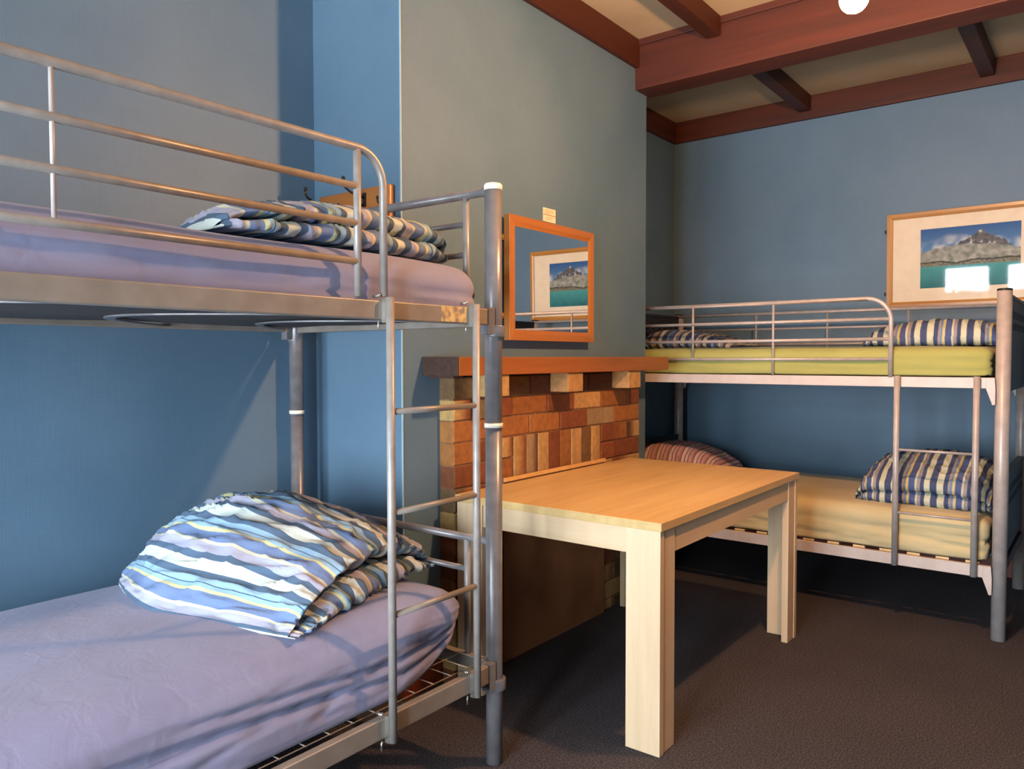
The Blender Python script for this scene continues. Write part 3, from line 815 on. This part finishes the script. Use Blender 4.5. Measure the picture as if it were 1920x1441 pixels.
# ------------------------------------------------------------------ mirror
mr = empty('wall_mirror', (-2.06, 2.93, 1.62), 'orange pine framed mirror hanging above the mantel', 'mirror')
mx0, mx1 = -2.050, -2.019
Y0, Y1, Z0, Z1, fw = 2.590, 3.268, 1.356, 1.892, .052
def frame(parent, axis, a0, a1, u0, u1, v0, v1, w_, mats):
    """mitred frame; u horizontal, v vertical; lower and upper bars then uprights"""
    def P(u, v, a): return (a, u, v) if axis == 0 else (u, a, v)
    segs = [([(u0,v0),(u1,v0),(u1-w_,v0+w_),(u0+w_,v0+w_)], mats[0]), ([(u0,v1),(u1,v1),(u1-w_,v1-w_),(u0+w_,v1-w_)], mats[0]),
            ([(u0,v0),(u0,v1),(u0+w_,v1-w_),(u0+w_,v0+w_)], mats[1]), ([(u1,v0),(u1,v1),(u1-w_,v1-w_),(u1-w_,v0+w_)], mats[1])]
    for q, mt in segs:
        vs = [P(u, v, a0) for u, v in q]
        dv = (a1-a0)
        vs += [P(u, v, a1) for u, v in q[:2]]+[P(u, v, a0+dv*.75) for u, v in q[2:]]
        # raised outer half
        mid = [((q[0][0]*.45+q[3][0]*.55), (q[0][1]*.45+q[3][1]*.55)), ((q[1][0]*.45+q[2][0]*.55), (q[1][1]*.45+q[2][1]*.55))]
        vs += [P(mid[0][0], mid[0][1], a1), P(mid[1][0], mid[1][1], a1)]
        fs = [(0,1,2,3),(0,1,5,4),(2,3,7,6),(4,5,9,8),(8,9,6,7),(1,2,6,9,5),(0,3,7,8,4)]
        MB().add(vs, fs, False).build('frame_bar', mt, parent, .0015)
frame(mr, 0, mx0, mx1, Y0, Y1, Z0, Z1, fw, (M['pine_y'], M['pine']))
MB().box(-2.046, -2.025, Y0+fw-.006, Y1-fw+.006, Z0+fw-.006, Z1-fw+.006).build('mirror_glass', M['mirror'], mr)
for z in (1.795, 1.463):
    q = MB(); q.box(XC+.001, -2.048, Y0-.018, Y0+.03, z-.012, z+.012); q.tube([(-2.054, Y0-.010, z), (-2.042, Y0-.010, z)], .005, 10)
    q.build('bracket', M['brass'], mr)
q = MB().box(XC+.001, -2.048, Y1-.03, Y1-.01, 1.6, 1.63).build('bracket', M['brass'], mr)

# notice above the mirror
nt_ = MB().box(XC, XC+.0015, 2.905, 3.005, 1.910, 1.972).build('notice', M['paper'])
tag(nt_, 'small cream paper notice stuck above the mirror', 'notice')
ink = MB(); mk = mat_noise('brown_print', srgb(150,96,60), srgb(170,112,70), 60, .8)
ink.box(XC+.0015, XC+.0019, 2.905, 3.005, 1.9395, 1.9425)
for z, a, b_ in ((1.963, 2.915, 2.985), (1.956, 2.92, 2.99), (1.949, 2.915, 2.96), (1.930, 2.93, 2.985), (1.922, 2.93, 2.97)):
    y = a
    while y < b_:
        w_ = R.uniform(.004, .011); ink.box(XC+.0015, XC+.0018, y, min(y+w_, b_), z-.0011, z+.0011); y += w_+.003
ink.build('printed_lines', mk, nt_)

# ------------------------------------------------------------------ picture
PCX, PCZ = -.660, 1.872
px0, px1, pz0, pz1 = -1.102, -.218, 1.586, 2.158
pic = empty('framed_picture', (PCX, YF-.012, pz0), 'oak framed photograph of a mountain lake on the back wall', 'picture')
frame(pic, 1, YF-.034, YF-.054, px0, px1, pz0, pz1, .034, (M['frame_oak'], M['frame_oak_v']))
MB().box(px0+.01, px1-.01, YF-.036, YF-.030, pz0+.01, pz1-.01).build('backing_board', M['ply'], pic)
MB().box(px0+.025, px1-.025, YF-.042, YF-.037, pz0+.025, pz1-.025).build('mount', M['mat_board'], pic)['label'] = 'cream mount'
ph = MB(); ax0, ax1, az0, az1 = -.915, -.404, 1.697, 2.050
NXp, NZp = 150, 104
def pcol(u, v):
    """u 0..1 left-right, v 0..1 bottom-top"""
    def mixc(a, b_, t): return tuple(a[i]*(1-t)+b_[i]*t for i in range(3))
    nz = lambda s, o=0: noise.noise(Vector((u*s*1.45, v*s, o)))
    sky = mixc(srgb(92,140,180), srgb(44,92,150), min(1, max(0, (v-.55)/.45)))
    c = sky
    cl = nz(5, 3)+.5*nz(11, 5)
    cy = .70+.12*math.exp(-((u-.34)/.16)**2)+.05*noise.noise(Vector((u*7, 0, 2)))
    if v < cy+.10: c = mixc(c, srgb(206,208,210), min(1, max(0, (cy+.10-v)/.12)*max(0, .5+cl)))
    pk = .50+.42*max(0, 1-abs(u-.63)/.30)**.85+.10*max(0, 1-abs(u-.40)/.22)+.10*max(0, 1-abs(u-.9)/.2)+.035*noise.noise(Vector((u*16, 0, 7)))+.02*noise.noise(Vector((u*40, 0, 1)))
    if v < pk:
        rk = nz(14, 9)*.6+nz(30, 4)*.3; c = mixc(srgb(72,76,86), srgb(124,122,122), min(1, max(0, .45+rk)))
        if v > .62 and rk > .28: c = mixc(c, srgb(222,224,226), .7)
    hl = .60+.10*math.sin(u*3.0+.2)+.05*noise.noise(Vector((u*9, 0, 12)))
    if v < hl:
        rk = nz(12, 14)*.6+nz(28, 6)*.25; c = mixc(srgb(112,120,112), srgb(176,176,166), min(1, max(0, .5+rk*1.2)))
    sh = .43+.05*noise.noise(Vector((u*4, 0, 20)))
    if v < sh: c = mixc(srgb(96,98,84), srgb(142,140,120), min(1, max(0, .5+nz(30, 17))))
    if sh-.012 < v < sh+.012: c = srgb(62,64,58)
    lk = .36+.02*noise.noise(Vector((u*6, 0, 31)))
    if v < lk: c = mixc(srgb(36,112,120), srgb(76,160,160), min(1, max(0, v/lk*.9+nz(8, 40)*.2)))
    return (c[0], c[1], c[2], 1)
cg = [[pcol(i/NXp, j/NZp) for i in range(NXp+1)] for j in range(NZp+1)]
yy = YF-.0432
vs = [(ax0+(ax1-ax0)*i/NXp, yy, az0+(az1-az0)*j/NZp) for j in range(NZp+1) for i in range(NXp+1)]
b0 = len(ph.v); ph.v += vs
for j in range(NZp):
    for i in range(NXp):
        a = j*(NXp+1)+i
        ph.f.append((a, a+1, a+NXp+2, a+NXp+1)); ph.sm.append(False); ph.mi.append(0); ph.uv.append(None)
        ph.col.append((cg[j][i], cg[j][i+1], cg[j+1][i+1], cg[j+1][i]))
ph.build('photo_print', M['photo'], pic)['label'] = 'mountain and turquoise lake photograph'
MB().box(px0+.03, px1-.03, YF-.0475, YF-.0455, pz0+.03, pz1-.03).build('glass', M['glass'], pic)
for z in (2.061, 1.675):
    for x, s in ((px0, -1), (px1, 1)):
        q = MB(); a, b_ = sorted((x-s*.02, x+s*.020)); q.box(a, b_, YF-.030, YF-.001, z-.009, z+.009)
        q.build('bracket', M['black'], pic, .003)
pic.rotation_euler = (math.radians(1.3), 0, math.radians(-1.5)); pic.location.y -= .0125

# ------------------------------------------------------------------ coat rack on the side of the chimney breast
rk = empty('coat_rack', (-2.30, YC0, 1.86), 'orange pine board with black coat hooks behind the grey bunk bed', 'coat rack')
MB().box(-2.508, -2.100, YC0-.030, YC0-.001, 1.79, 1.922).build('board', M['pine_x'], rk, .008, 3)
for x, z in ((-2.455, 1.895), (-2.235, 1.905), (-2.185, 1.905)):
    if x == -2.185: continue
    h = MB(); y = YC0-.030
    h.box(x-.009, x+.009, y-.005, y, z-.055, z-.002)
    h.tube([(x,y-.003,z-.020),(x,y-.03,z-.018),(x,y-.070,z-.008),(x,y-.094,z+.004),(x,y-.106,z+.020),(x,y-.104,z+.034)], [.0055,.005,.0045,.0045,.0045,.005], 10)
    h.sphere((x, y-.102, z+.036), .0075, 12, 8)
    h.tube([(x,y-.003,z-.045),(x,y-.018,z-.052),(x,y-.032,z-.048),(x,y-.036,z-.036)], .004, 10)
    h.sphere((x, y-.036, z-.035), .0055, 10, 8)
    h.build('hook', M['black'], rk)
for x in (-2.345, -2.125):
    h = MB(); y = YC0-.030; z = 1.862
    h.box(x-.008, x+.008, y-.005, y, z-.045, z)
    h.tube([(x,y-.003,z-.02),(x,y-.02,z-.020),(x,y-.034,z-.010),(x,y-.036,z+.004)], .004, 10)
    h.sphere((x, y-.036, z+.006), .0055, 10, 8); h.build('hook', M['black'], rk)

# ------------------------------------------------------------------ hanging lamp
LX, LY, LZ = -.625, 2.482, 2.352
lp = empty('pendant_lamp', (LX, LY, ZC), 'bare glowing bulb hanging in front of the thick ceiling beam', 'lamp')
MB().sphere((LX, LY, LZ), .041, 32, 20).build('bulb', M['bulb'], lp)
MB().tube([(LX,LY,LZ+.042),(LX,LY,LZ+.06),(LX,LY,LZ+.11),(LX,LY,LZ+.115)], [.017,.022,.022,.012], 20).build('bulb_holder', M['cap'], lp)
MB().tube([(LX,LY,LZ+.112),(LX,LY,ZC-.02)], .0035, 10).build('cord', M['cap'], lp)
MB().tube([(LX,LY,ZC-.03),(LX,LY,ZC-.012),(LX,LY,ZC-.001)], [.02,.045,.045], 24).build('ceiling_rose', M['cap'], lp)

# ------------------------------------------------------------------ daylight and camera
wd = bpy.data.worlds.new('overcast_sky'); SC.world = wd; wd.use_nodes = True
bg = wd.node_tree.nodes['Background']; bg.inputs['Color'].default_value = (.82, .92, 1.0, 1); bg.inputs['Strength'].default_value = 44
cam = bpy.data.cameras.new('camera'); co = bpy.data.objects.new('camera', cam); COL.objects.link(co)
cam.sensor_width = 36; cam.sensor_fit = 'HORIZONTAL'; cam.lens = 1444.1/1920*36; cam.clip_start = .02
yaw, pitch, roll = .6593, -.03441, -.00173
cy, sy, cp, sp = math.cos(yaw), math.sin(yaw), math.cos(pitch), math.sin(pitch)
d = Vector((-sy*cp, cy*cp, sp)); r = Vector((cy, sy, 0)); u = r.cross(d)
r2 = r*math.cos(roll)+u*math.sin(roll); u2 = u*math.cos(roll)-r*math.sin(roll)
mt = Matrix((r2, u2, -d)).transposed().to_4x4(); mt.translation = Vector((0, 0, 1.28))
co.matrix_world = mt
SC.camera = co
SC.cycles.use_denoising = True
SC.cycles.max_bounces = 10; SC.cycles.diffuse_bounces = 5; SC.cycles.glossy_bounces = 5; SC.cycles.transparent_max_bounces = 12
SC.cycles.sample_clamp_indirect = 8
SC.view_settings.view_transform = 'Standard'; SC.view_settings.look = 'None'
SC.view_settings.exposure = 0.0; SC.view_settings.gamma = 1.0; SC.view_settings.use_curve_mapping = False
